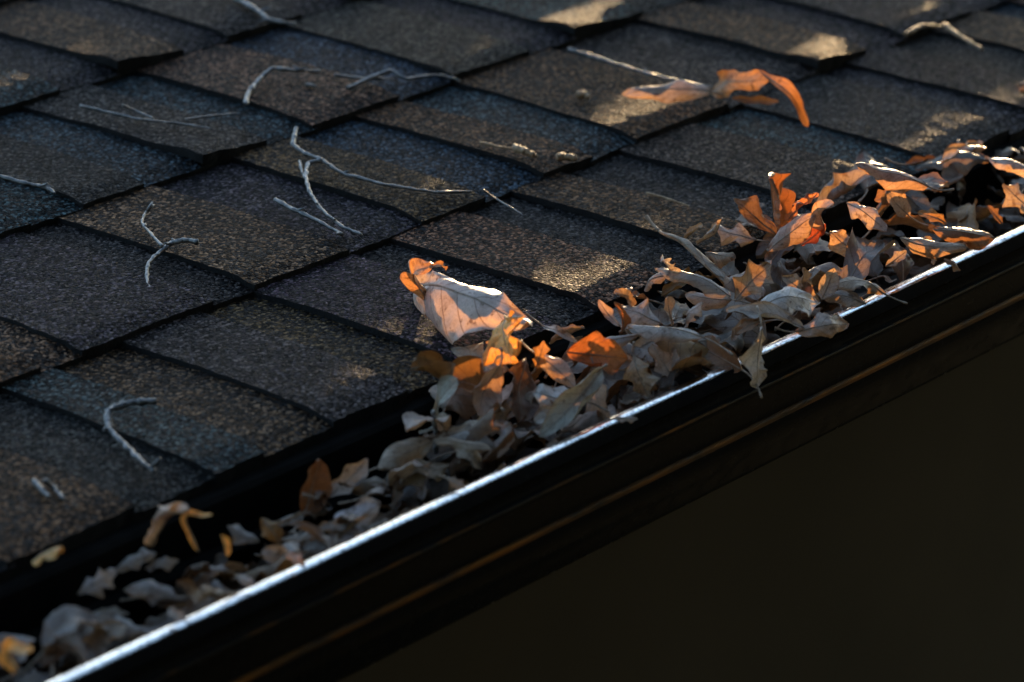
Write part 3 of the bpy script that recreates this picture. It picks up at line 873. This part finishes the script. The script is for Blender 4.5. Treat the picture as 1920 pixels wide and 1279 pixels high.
L = leaf
S = 100
hand = [
    ('crumpled tan leaf lying flat under the glowing leaf at the roof edge', (955, 694, .010), (846, 656, .008), .80, 'oak', -.35, .4, 40, TANL, .0),
    ('upright pinkish oak leaf with long midrib standing below the glowing leaf', (938, 684, .026), (896, 780, .004), .72, 'lobed', .35, .2, 66, PINK, .008),
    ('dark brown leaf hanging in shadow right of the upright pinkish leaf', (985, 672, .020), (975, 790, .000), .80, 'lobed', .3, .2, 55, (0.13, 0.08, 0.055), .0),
    ('brown lobe lit orange just right of the glowing leaf', (1005, 690, .016), (1020, 640, .030), .8, 'oak', .5, .4, 60, OCH, .006),
    ('smooth pink folded leaf between the glowing leaf and rust leaf', (1003, 662, .022), (1078, 728, .010), .46, 'lance', -.6, .3, 45, PINK, .01),
    ('rust ruffled leaf with glowing top edge in the middle heap', (1062, 660, .024), (1176, 672, .020), .85, 'lobed', (.9, .4), .3, 72, RUST, .0),
    ('white striped lobed leaf lying near the rim in the middle heap', (1098, 752, .012), (998, 738, .014), .86, 'oak', -.35, .3, 38, WHITE, .012),
    ('pale grey curved lobe below the white striped leaf', (1085, 765, .008), (1000, 790, .004), .55, 'curl', .9, .4, 45, PALE, .0),
    ('long green-grey boat-shaped leaf beside the bright rim', (1129, 690, .024), (1011, 820, .004), .36, 'lance', (.5, .9), .3, 42, GRN, .004),
    ('tan striped leaf standing right of the green-grey leaf', (1112, 684, .018), (1146, 806, .000), .50, 'oak', .5, .2, 52, TANL, .004),
    ('tan star-shaped leaf drooping behind the rim in the middle heap', (1188, 666, .020), (1216, 746, .002), .95, 'oak', -.4, .4, 48, TANL, .006),
    ('pinkish two-pointed leaf standing right of the tan star-shaped leaf', (1262, 712, .006), (1222, 645, .022), .75, 'oak', .4, .2, 55, PINK, .0),
    ('pale torn leaf curling behind the two-pointed leaf', (1240, 715, .004), (1268, 655, .018), .6, 'oak', .7, .4, 55, MAUVE, .0),
    ('grey long arched leaf bridging the roof edge and heap', (1198, 628, .020), (1082, 652, .014), .34, 'lance', -.7, .6, 25, GRY, .012),
    ('brown netted leaf under the grey arched leaf', (1225, 680, .010), (1128, 640, .014), .62, 'lobed', -.4, .4, 45, GRY, .0),
    ('large pale striped leaf rolled lengthways in the right heap', (1322, 634, .024), (1176, 612, .026), .42, 'lance', (-.9, -.7), .4, 18, PALE, .016),
    ('small grey folded leaf with looped stalk under the rolled striped leaf', (1240, 632, .012), (1182, 668, .010), .45, 'lance', .6, .5, 45, GRY, .02),
    ('small orange upright leaf with glowing tip at the roof edge', (1168, 622, .018), (1152, 566, .034), .6, 'oak', .9, .5, 45, RUST, .0),
    ('tan stalk-tipped leaf leaning beside the small orange leaf', (1164, 612, .020), (1122, 562, .028), .35, 'lance', .8, .2, 45, PINK, .008),
    ('broad pinkish-grey humped leaf at the roof edge', (1240, 606, .020), (1160, 572, .026), .72, 'lobed', -.55, .4, 28, MAUVE, .0),
    ('tan curled flap behind the broad humped leaf', (1180, 575, .022), (1152, 548, .034), .8, 'curl', 1.0, .6, 40, TANL, .0),
    ('long pale leaf arched over dark hollow in the right heap', (1370, 556, .024), (1228, 506, .034), .42, 'curl', (-1.2, -.6), .6, 20, PALE, .0),
    ('white pointed leaf tip curling up beside the shingles', (1262, 520, .028), (1240, 490, .046), .5, 'oak', .8, .8, 40, WHITE, .0),
    ('brown hooked leaf drooping from the white pointed tip', (1250, 515, .030), (1208, 545, .018), .5, 'curl', -.8, .6, 40, PINK, .0),
    ('smooth pinkish leaf cupped below the long arched leaf', (1372, 562, .020), (1284, 552, .016), .52, 'lobed', -.6, .3, 50, PINK, .01),
    ('small upright tongue-shaped leaf in the right heap hollow', (1262, 612, .014), (1252, 556, .030), .46, 'paddle', .3, .2, 62, PINK, .0),
    ('mauve folded leaf with brown flap in the right heap', (1284, 614, .016), (1318, 568, .032), .75, 'oak', -.7, .4, 45, MAUVE, .012),
    ('round grey heart-shaped leaf near the rim', (1308, 640, .014), (1352, 636, .014), .85, 'lobed', -.3, .3, 40, GRY, .0),
    ('large white leaf hanging over the gutter rim to a long point', (1428, 612, .030), (1416, 728, .000), .80, 'oak', (-.35, -.5), .5, 58, WHITE, .012),
    ('pale flat leaf with sunlit point just above the rim', (1392, 592, .026), (1535, 568, .024), .52, 'oak', -.3, .35, 30, WHITE, .0),
    ('pale looped leaf left of the flat pale leaf', (1506, 614, .022), (1362, 582, .028), .36, 'curl', (.5, 1.1), .4, 28, PALE, .014),
    ('brown curled leaf behind the hanging white leaf', (1430, 600, .026), (1378, 628, .018), .6, 'oak', .9, .5, 42, BRN, .0),
    ('mauve twisted leaf left of the hanging white leaf', (1400, 596, .024), (1372, 640, .012), .5, 'oak', .5, .4, 50, MAUVE, .0),
    ('pink torn leaf lying across the rim with sunlit right tip', (1490, 622, .020), (1590, 606, .018), .55, 'oak', -.5, .4, 50, PINK, .01),
    ('dark brown leaf with straight pale stalk resting on the rim', (1392, 694, .006), (1296, 642, .010), .55, 'lobed', .3, .2, 62, BRN, .018),
    ('large tan leaf standing in the right heap behind the pale leaves', (1378, 566, .016), (1446, 496, .034), .85, 'oak', .35, .3, 48, TANL, .0),
    ('tan triangular leaf left of the pink pointed leaf', (1536, 572, .016), (1466, 518, .030), .62, 'oak', .4, .3, 50, TANL, .0),
    ('pink pointed leaf standing upright in the far heap', (1518, 574, .016), (1506, 502, .038), .56, 'oak', .6, .2, 60, PINK, .0),
    ('grey triangular leaf pointing up in the far heap', (1540, 562, .018), (1564, 502, .034), .62, 'lance', .3, .2, 42, GRY, .0),
    ('brown arched leaf resting on the far rim', (1660, 552, .016), (1556, 534, .022), .42, 'lance', -.8, .5, 22, TANL, .012),
    ('grey smooth leaf under the brown arched leaf at the rim', (1624, 570, .014), (1532, 550, .018), .46, 'lance', -.6, .5, 35, GRY, .0),
    ('long rolled tan leaf lying on the shingles at the heap edge', (1236, 432, .014), (1364, 530, .012), .30, 'curl', (1.5, -.9), .3, 18, TANL, .012),
    ('pale rolled leaf pointing up with a sunlit end', (1308, 458, .018), (1354, 410, .040), .42, 'curl', 1.5, .3, 25, PALE, .0),
    ('small brown curl left of the pale rolled leaf', (1284, 450, .016), (1318, 424, .028), .6, 'curl', 1.2, .4, 30, TANL, .0),
    ('lumpy tan leaf below the pale rolled leaf', (1322, 474, .018), (1380, 484, .018), .85, 'lobed', -1.0, .6, 42, TANL, .0, 2.2),
    ('flat grey-brown leaf behind the pale rolled leaf', (1420, 450, .018), (1335, 428, .024), .7, 'oak', -.2, .2, 35, GRY, .01),
    ('tall rust lobed leaf glowing red on top of the heap', (1462, 448, .016), (1442, 336, .056), 1.0, 'lobed', .35, .3, 62, RUST, .01),
    ('dark brown leaf spread left of the tall rust leaf', (1455, 440, .018), (1376, 372, .038), .7, 'oak', .4, .3, 50, BRN, .0),
    ('crumpled orange leaf right of the tall rust leaf', (1478, 414, .034), (1534, 362, .052), .75, 'oak', 1.1, .6, 40, (0.50, 0.24, 0.14), .0, 2.0),
    ('large bulging tan leaf in front of the tall rust leaf', (1440, 472, .024), (1530, 404, .044), .62, 'lobed', -.9, .6, 45, PINK, .0),
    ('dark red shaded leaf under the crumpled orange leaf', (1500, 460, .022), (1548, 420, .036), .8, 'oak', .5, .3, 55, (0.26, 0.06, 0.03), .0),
    ('small upright leaf with bright rim light on the far heap', (1544, 436, .030), (1564, 380, .052), .52, 'lance', .8, .4, 58, PINK, .0),
    ('tan crinkled leaf left of the mauve folded leaf on the far heap', (1612, 474, .022), (1556, 434, .032), .85, 'lobed', -.5, .5, 48, TANL, .0, 1.8),
    ('mauve drooping leaf low in the far heap', (1590, 478, .022), (1622, 524, .010), .85, 'oak', -.4, .4, 50, MAUVE, .0),
    ('mauve draped leaf on the far heap behind the rim light leaf', (1588, 380, .034), (1662, 434, .026), .66, 'oak', -.8, .5, 42, MAUVE, .0),
    ('long leaf with brightly sunlit ridge on the far heap', (1742, 350, .040), (1604, 308, .056), .42, 'curl', (-1.0, -.9), .3, 30, PINK, .014),
    ('dark brown flap hanging under the sunlit ridge leaf', (1700, 348, .036), (1640, 376, .026), .75, 'oak', .3, .2, 60, BRN, .0),
    ('tan leaf with thin golden edges below the sunlit ridge', (1704, 404, .028), (1662, 358, .042), .8, 'lobed', .5, .3, 52, TANL, .012),
    ('curled leaf with golden wavy back near the far rim', (1688, 446, .032), (1814, 464, .026), .42, 'curl', (-1.0, -.5), .4, 38, TANL, .0),
    ('tan lobe hanging from the golden wavy leaf', (1734, 446, .028), (1748, 492, .010), .75, 'lobed', .4, .2, 62, TANL, .0),
    ('grey-brown pointed leaf low beside the far rim', (1660, 500, .014), (1700, 470, .022), .6, 'oak', .4, .4, 48, MAUVE, .0),
    ('brown humped leaf at the far end beside the rim', (1750, 430, .030), (1866, 446, .020), .5, 'lobed', -.8, .6, 40, BRN, .0),
    ('rust leaf with thin golden edge at the far end', (1775, 420, .028), (1720, 398, .034), .6, 'oak', .6, .4, 45, OCH, .0),
    ('pale arched leaf at the right end of the heap', (1950, 336, .034), (1852, 296, .040), .5, 'lobed', -.7, .6, 22, PALE, .0),
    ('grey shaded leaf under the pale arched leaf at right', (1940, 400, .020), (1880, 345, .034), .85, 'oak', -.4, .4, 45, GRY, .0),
    ('small grey leaf sticking up beyond the far heap', (1762, 306, .020), (1800, 286, .034), .45, 'lance', .5, .3, 40, GRY, .0),
    ('small brown leaf low at the right end of the rim', (1880, 420, .016), (1850, 385, .026), .6, 'oak', .6, .4, 50, BRN, .0),
    # left of the glowing leaf
    ('pale spoon-shaped leaf standing against the dark roof edge', (812, 786, -.004), (856, 710, .022), .48, 'paddle', .2, .3, 64, GRN, .004),
    ('small blue-grey spoon-shaped leaf low behind the stub twig', (786, 812, -.006), (842, 782, .004), .55, 'paddle', .3, .2, 52, GRN, .0),
    ('broad tan leaf with grey underside left of the upright pinkish leaf', (950, 800, .008), (834, 818, .004), .55, 'oak', -.4, .4, 38, TANL, .0),
    ('grey smooth leaf below the broad tan leaf', (930, 840, .002), (838, 822, .004), .5, 'lobed', -.4, .4, 50, GRY, .0),
    ('small mauve bulging leaf behind the rim left of the green-grey leaf', (928, 858, -.002), (956, 792, .010), .72, 'lobed', -.6, .4, 52, MAUVE, .0),
    ('brown arched leaf in the left heap below the roof edge', (810, 828, .004), (708, 880, -.004), .55, 'lobed', -.6, .5, 48, TANL, .008),
    ('flat light tan leaf crossing behind the stub twig', (812, 826, .006), (922, 842, .004), .36, 'curl', -.5, .3, 30, TANL, .0),
    ('crumpled brown leaf under the flat light tan leaf', (905, 880, -.006), (850, 838, .004), .7, 'oak', .8, .5, 50, TANL, .0, 2.0),
    ('white star-shaped leaf standing behind the rim at left', (792, 940, -.012), (776, 862, .006), .92, 'oak', .35, .2, 62, (0.50, 0.46, 0.47), .0),
    ('narrow dark leaf left of the white star-shaped leaf', (735, 955, -.012), (745, 880, .000), .5, 'oak', .7, .4, 55, BRN, .0),
    ('pink ragged leaf in the left heap', (612, 934, -.012), (690, 860, .006), .6, 'oak', .4, .3, 52, PINK, .0),
    ('dark rust leaf standing alone at the left roof edge', (568, 968, -.014), (598, 860, .008), .72, 'lance', .3, .2, 58, (0.22, 0.09, 0.035), .012),
    ('pale mauve rounded leaf arched behind the left rim', (612, 1012, -.012), (714, 942, .000), .66, 'oak', -.5, .5, 52, (0.46, 0.42, 0.43), .0),
    ('small rolled orange leaf resting on the left rim', (634, 1012, -.004), (694, 964, .006), .28, 'curl', 1.6, .3, 35, OCH, .0),
    ('thin grey crumpled leaf in the left heap', (566, 964, -.008), (508, 992, -.010), .45, 'oak', .9, .5, 45, GRY, .014, 2.0),
    ('grey bent leaf left of the ochre leaf', (486, 1016, -.012), (426, 986, -.004), .7, 'oak', -.6, .5, 42, MAUVE, .0),
    ('small ochre leaf in the left heap', (524, 1020, -.012), (488, 972, .000), .7, 'lobed', -.4, .4, 55, OCH, .0),
    ('pale narrow leaf lying beside the left rim', (528, 1012, -.008), (610, 994, -.002), .4, 'oak', -.5, .4, 35, PALE, .0),
    ('brown leaf with white curled edge at the left rim', (566, 1054, -.010), (490, 1034, -.006), .7, 'lobed', (.9, -.3), .4, 52, PINK, .0),
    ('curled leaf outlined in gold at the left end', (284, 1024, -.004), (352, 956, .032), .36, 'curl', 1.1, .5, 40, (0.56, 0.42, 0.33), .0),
    ('thin golden curl standing right of the gold outlined leaf', (372, 1034, .002), (398, 964, .034), .13, 'curl', 1.0, 1.0, 45, (0.85, 0.50, 0.18), .0),  # glow of the low sun put into the golden colour
    ('thin golden sliver standing near the left rim', (424, 1044, .004), (416, 1004, .026), .22, 'lance', 1.0, .4, 45, (0.85, 0.50, 0.18), .0),  # sunlight through the sliver is painted into its colour
    ('grey arched blurred leaf at the left end', (216, 1072, -.012), (294, 1038, -.002), .6, 'oak', -.8, .7, 42, GRY, .0),
    ('grey small arched leaf right of the blurred grey leaf', (272, 1066, -.012), (336, 1052, -.006), .6, 'oak', -.8, .6, 42, GRY, .0),
    ('mauve round blurred leaf at the left end', (146, 1114, -.014), (220, 1072, -.002), .8, 'oak', -.4, .4, 52, MAUVE, .0),
    ('dark mauve blurred leaf beside the left rim', (232, 1106, -.012), (330, 1118, -.012), .62, 'oak', -.6, .5, 50, MAUVE, .0),
    ('brown blurred leaf with orange glint beside the left rim', (384, 1120, -.012), (330, 1090, -.004), .7, 'oak', .5, .4, 55, BRN, .0),
    ('small pale bent leaf right of the golden curl', (370, 1072, -.010), (425, 1066, -.008), .55, 'oak', -.6, .4, 42, MAUVE, .0),
    ('dim grey leaf deep in the left end of the gutter', (168, 1150, -.014), (262, 1188, -.014), .5, 'oak', -.6, .4, 48, GRY, .0),
    ('golden blurred curl at the bottom left corner', (30, 1262, .000), (60, 1218, .026), .3, 'curl', 1.0, .8, 45, (0.85, 0.50, 0.18), .0),  # bright gold colour stands in for sunlight on the curl
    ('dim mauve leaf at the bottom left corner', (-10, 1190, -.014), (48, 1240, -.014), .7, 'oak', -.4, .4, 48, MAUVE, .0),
    ('small golden arched leaf below the left roof edge', (64, 1052, .006), (112, 1030, .024), .4, 'curl', -.8, .6, 40, (0.85, 0.50, 0.18), .0),  # sun glow painted as the leaf's golden colour
    ('small brown leaf tip lying over the left rim under the brown white-edged leaf', (536, 1036, .012), (572, 1064, .009), .6, 'oak', -.4, .5, 40, PINK, .0),
    ('narrow grey leaf bent over the near left rim', (446, 1078, .010), (480, 1100, .009), .4, 'lance', -.4, .6, 40, MAUVE, .0),
    ('pinkish leaf tip poking over the rim at the near left end', (318, 1142, .010), (350, 1166, .010), .5, 'oak', .3, .4, 45, PINK, .0),
    ('small dark leaf lapping the rim below the white star-shaped leaf', (838, 896, .010), (872, 916, .009), .6, 'oak', -.3, .5, 40, BRN, .004),
    ('pale leaf tip lapping the rim right of the green-grey leaf', (1150, 786, .010), (1196, 786, .010), .5, 'oak', -.4, .5, 40, PALE, .004),
    ('brown leaf corner lapping the far rim below the golden wavy leaf', (1770, 486, .014), (1800, 508, .008), .7, 'oak', -.4, .5, 40, TANL, .0),
    ('thin silver lance leaf lying at the roof edge by the glowing leaf', (1014, 608, .008), (1086, 644, .006), .20, 'lance', .5, .5, 35, PALE, .01),
]
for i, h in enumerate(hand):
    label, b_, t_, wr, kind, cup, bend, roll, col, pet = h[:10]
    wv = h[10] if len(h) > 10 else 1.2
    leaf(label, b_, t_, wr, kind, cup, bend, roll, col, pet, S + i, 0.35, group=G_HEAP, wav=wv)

# --- the leaves packed between and under them
rf = random.Random(77)
ZONES = [  # u from, u to, count, top height, label
    (-0.26, -0.06, 46, -0.012, 'near left end'),
    (-0.06, 0.09, 50, -0.006, 'left heap'),
    (0.09, 0.24, 42, 0.002, 'middle heap'),
    (0.24, 0.42, 42, 0.010, 'right heap'),
    (0.42, 0.80, 44, 0.011, 'far heap'),
]
for (ua, ub, cnt, top, lab) in ZONES:
    for i in range(cnt):
        u = rf.uniform(ua, ub)
        v = rf.uniform(-0.084, -0.012 - 0.022 * max(0, min(1, (0.14 - u) / 0.12)))
        f = i / cnt
        n = top - 0.018 + 0.022 * f + rf.uniform(-0.004, 0.004)
        if 0.34 < u < 0.62 and rf.random() < 0.25: v = rf.uniform(-0.006, 0.008); n = 0.008 + rf.uniform(0, 0.004)
        Lc = rf.choice((rf.uniform(0.016, 0.03), rf.uniform(0.028, 0.048), rf.uniform(0.036, 0.054))) * (0.68 if u < 0.1 else 1.0)
        az = rf.uniform(0, 2 * math.pi)
        el = rf.uniform(-0.35, 0.45)
        P0 = RF(u, v, n)
        d = Vector((math.cos(az) * math.cos(el), math.sin(az) * math.cos(el) * 0.75, math.sin(el)))
        P1 = P0 + d.normalized() * Lc
        # stay inside the trough
        for P in (P0, P1):
            P.y = max(P.y, RIM_Y + 0.014)
            if u < 0.22: P.y = min(P.y, -0.016)
        nrm = (Vector((rf.uniform(-0.7, 0.7), rf.uniform(-0.7, 0.5), 1))).normalized()
        root = empty('oak_leaf', P0)
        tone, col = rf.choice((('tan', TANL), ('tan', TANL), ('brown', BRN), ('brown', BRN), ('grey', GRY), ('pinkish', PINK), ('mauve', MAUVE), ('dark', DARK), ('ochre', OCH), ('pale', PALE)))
        where = 'against the rim' if v < -0.058 else ('against the roof edge' if v > -0.034 else 'midway between rim and roof edge')
        tag(root, '%s crumpled leaf packed in the %s, %s' % (tone, lab, where), 'leaf', 'leaves packed in the ' + lab)
        kk = rf.uniform(0.35, 0.85)
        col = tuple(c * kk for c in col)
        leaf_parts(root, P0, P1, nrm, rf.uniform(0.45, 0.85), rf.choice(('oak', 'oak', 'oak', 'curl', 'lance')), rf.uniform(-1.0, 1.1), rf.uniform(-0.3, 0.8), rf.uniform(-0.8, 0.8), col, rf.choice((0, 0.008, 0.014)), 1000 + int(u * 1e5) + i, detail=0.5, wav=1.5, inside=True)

# --- the matted leaves further down, too many to count
lv, lf_, lu = [], [], []
for i in range(330):
    u = rf.uniform(-0.30, 0.95)
    top = -0.040 + 0.032 * max(0, min(1, (u + 0.05) / 0.4))
    P0 = RF(u, rf.uniform(-0.082, -0.004), top - rf.uniform(0, 0.022))
    az, el = rf.uniform(0, 6.283), rf.uniform(-0.3, 0.4)
    P1 = P0 + Vector((math.cos(az) * math.cos(el), math.sin(az) * math.cos(el) * 0.7, math.sin(el))) * rf.uniform(0.022, 0.045)
    for P in (P0, P1): P.y = max(P.y, RIM_Y + 0.016)
    vs, fs, us, pos, tan, nor = blade_mesh(rf.choice(('oak', 'lobed', 'curl')), 1.0, rf.uniform(0.5, 0.85), rf.uniform(-0.9, 0.9), rf.uniform(-0.3, 0.8), rf.uniform(-0.8, 0.8), 5000 + i, 18, 8, 1.6)
    chv, cht = pos[-1] - pos[0], P1 - P0
    q = chv.rotation_difference(cht).to_matrix() * (cht.length / chv.length)
    b0 = len(lv)
    lv += [contain(q @ v + P0) for v in vs]
    lf_ += [tuple(b0 + k for k in f) for f in fs]
    lu += us
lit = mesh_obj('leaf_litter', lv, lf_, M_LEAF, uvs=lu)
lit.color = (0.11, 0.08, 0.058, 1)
tag(lit, 'matted dark brown leaf litter filling the gutter under the heap', 'leaf litter', kind='stuff')

# ------------------------------------------------------------------ twigs
def bark_tube(pts, r, knots=True, seed=0, taper=0.55, sides=9):
    P = []
    for a_, b_ in zip(pts, pts[1:]):
        for q_ in range(12): P.append(a_.lerp(b_, q_ / 12))
    P.append(pts[-1].copy())
    S_ = smooth_path(pts, 12)
    P = [p.lerp(q_, 0.3) for p, q_ in zip(P, S_)]
    rnd = random.Random(seed)
    nk = int(1.0 * len(pts)) + 1
    kn = [(k + rnd.random()) / nk for k in range(nk)]
    rr, n = [], len(P)
    for i in range(n):
        f = i / (n - 1)
        q = r * (1 - (1 - taper) * f)
        if knots:
            for k in kn: q += r * 0.32 * math.exp(-((f - k) * n / 1.3) ** 2)
        q *= 1 + 0.16 * noise.noise((f * n * 0.33, seed, 1))
        rr.append(q)
    P = [p + Vector((noise.noise((i * 0.35, seed, 0)), noise.noise((i * 0.35, seed, 5)), 0)) * r * 0.6 for i, p in enumerate(P)]
    return tube(P, rr, sides)


def twig(label, paths, r=0.0016, mat=None, h=0.008, group='twigs lying on the roof shingles', cat='twig', name='twig'):
    """paths: list of (part name, pixel path, radius factor)"""
    root = empty(name, at(paths[0][1][0][0], paths[0][1][0][1], h))
    tag(root, label, cat, group)
    for i, (pn, px, rf_) in enumerate(paths):
        pts = [at(p[0], p[1], p[2] if len(p) > 2 else h) - root.location for p in px]
        v, f = bark_tube(pts, r * rf_ * 0.88, True, abs(int(px[0][0])) + i)
        mesh_obj(pn, v, f, mat or M_TWIG, root)
        if r > 0.00095 and len(pts) > 3:
            rnd = random.Random(int(px[0][1]) * 3 + i)
            for k in range(len(pts) // 2):
                j = rnd.randrange(1, len(pts) - 1)
                a_ = pts[j].lerp(pts[j + 1], rnd.random())
                dr = ((pts[j + 1] - pts[j]).normalized() + Vector((rnd.uniform(-1, 1), rnd.uniform(-1, 1), rnd.uniform(0.1, 0.8)))).normalized()
                ln = r * rnd.uniform(1.8, 4.5)
                sv, sf = tube([a_, a_ + dr * ln * 0.6, a_ + dr * ln], [r * 0.62, r * 0.5, r * 0.28], 6)
                mesh_obj('spur', sv, sf, mat or M_TWIG, root)
    return root


twig('forked grey twig with long arm lying across the middle shingles', [
    ('stem', [(556, 240, .016), (549, 270, .013), (572, 288, .012), (600, 298, .012), (640, 324, .011), (720, 346, .011), (765, 353, .010), (820, 361, .010), (886, 359, .010)], 1.0),
    ('branch', [(604, 300, .012), (578, 306, .011), (573, 330, .011), (580, 358, .011), (600, 390, .010), (640, 424, .010), (678, 440, .010)], 1.05),
    ('branch', [(562, 302, .011), (566, 322, .011), (574, 338, .011)], 0.7)], 0.0014)
twig('straight bare grey stick below the forked twig', [('stem', [(516, 374), (546, 391), (592, 412), (642, 440)], 1.0)], 0.0015, h=.010)
twig('crooked grey twig with hooked end on the left shingles', [
    ('stem', [(372, 454, .014), (345, 450, .013), (322, 456, .011), (298, 474, .009), (278, 494, .008), (275, 520, .007), (282, 550, .006)], 1.0),
    ('branch', [(304, 462, .011), (284, 440, .011), (266, 418, .010), (272, 400, .010), (288, 384, .012)], 0.65)], 0.0016)
twig('curved grey twig on the blue-grey shingle at lower left', [
    ('stem', [(292, 752, .016), (246, 755, .015), (206, 768, .013), (200, 784, .012), (206, 806, .011), (236, 836, .010), (264, 864, .010), (290, 884, .010)], 1.0)], 0.0019)
twig('short grey twig at the left edge of the shingles', [('stem', [(-20, 326), (48, 344), (86, 352), (104, 362)], 1.0)], 0.0015, h=.010)
twig('long thin dark twig on the upper left shingles', [('stem', [(150, 198), (205, 211), (262, 224), (330, 231), (396, 241)], 1.0), ('branch', [(230, 197, .014), (252, 207), (288, 222)], 0.9)], 0.0010, h=.010)
twig('thin dark twig arching right of the long thin twig', [('stem', [(348, 224), (400, 217), (444, 212)], 1.0)], 0.0008, h=.011)
twig('pale twig with sunlit end at the top of the picture', [('stem', [(432, -8), (470, 12), (492, 26), (504, 38)], 1.0), ('bud', [(500, 36), (528, 42), (556, 45)], 0.8)], 0.0019, h=.010)
twig('bent grey twig with sunlit bend on the upper shingles', [
    ('stem', [(460, 196, .008), (467, 172, .009), (488, 148, .011), (510, 128, .014), (552, 132, .014), (600, 134, .012)], 1.0)], 0.0017)
twig('zigzag twig with golden end on the upper middle shingles', [
    ('stem', [(652, 166, .010), (690, 148, .012), (732, 132, .015), (762, 148, .012), (815, 141, .012), (852, 147, .011)], 1.0),
    ('branch', [(628, 141, .010), (680, 147, .010), (736, 148, .011)], 0.8)], 0.0014)
twig('long thin stalk running to the pale arched leaf', [('stem', [(1066, 92), (1130, 112), (1200, 134), (1262, 150), (1334, 164)], 1.0)], 0.0014, h=.011)
twig('short knobbly twig with sunlit buds on the middle shingles', [('stem', [(900, 267), (932, 275), (966, 279)], 0.8), ('bud', [(962, 276, .012), (984, 284, .013), (1006, 294, .011)], 1.9)], 0.0013, M_BUD, .010)
twig('small sunlit bark chip right of the knobbly twig', [('stem', [(1044, 295), (1062, 294), (1082, 297)], 1.0)], 0.0026, M_BUD, .011, cat='bark chip', name='bark_chip')
twig('fine hair-like stalk below the knobbly twig', [('stem', [(906, 356, .015), (932, 374), (980, 402)], 1.0)], 0.0006, h=.010)
twig('blurred golden twig at the far upper right', [('stem', [(1770, 46), (1800, 68), (1842, 92)], 1.0), ('branch', [(1698, 64), (1730, 48), (1772, 50)], 1.0)], 0.0016, M_BUD, .014)
twig('small blurred twig with golden tip at the lower left', [('stem', [(64, 902), (78, 918), (92, 932)], 1.0), ('branch', [(82, 900, .014), (100, 914), (120, 936)], 0.9)], 0.0015, h=.010)
twig('small round seed lying left of the pale arched leaf', [('stem', [(1084, 180), (1094, 176), (1104, 182)], 1.0)], 0.0026, M_BUD, .010, cat='seed', name='seed')
twig('thin golden splinter on the shingles left of the heap', [('stem', [(1212, 362), (1250, 372), (1292, 386)], 1.0)], 0.0008, M_BUD, .010, cat='splinter', name='wood_splinter')
twig('white speck chip right of the bent grey twig', [('stem', [(576, 158), (584, 160), (592, 162)], 1.0)], 0.0013, h=.009, cat='chip', name='wood_chip')
twig('dark stub twig standing up out of the left heap', [('stem', [(818, 850, -.004), (816, 806, .006), (812, 770, .016)], 1.0)], 0.0014, group='twigs in the gutter')
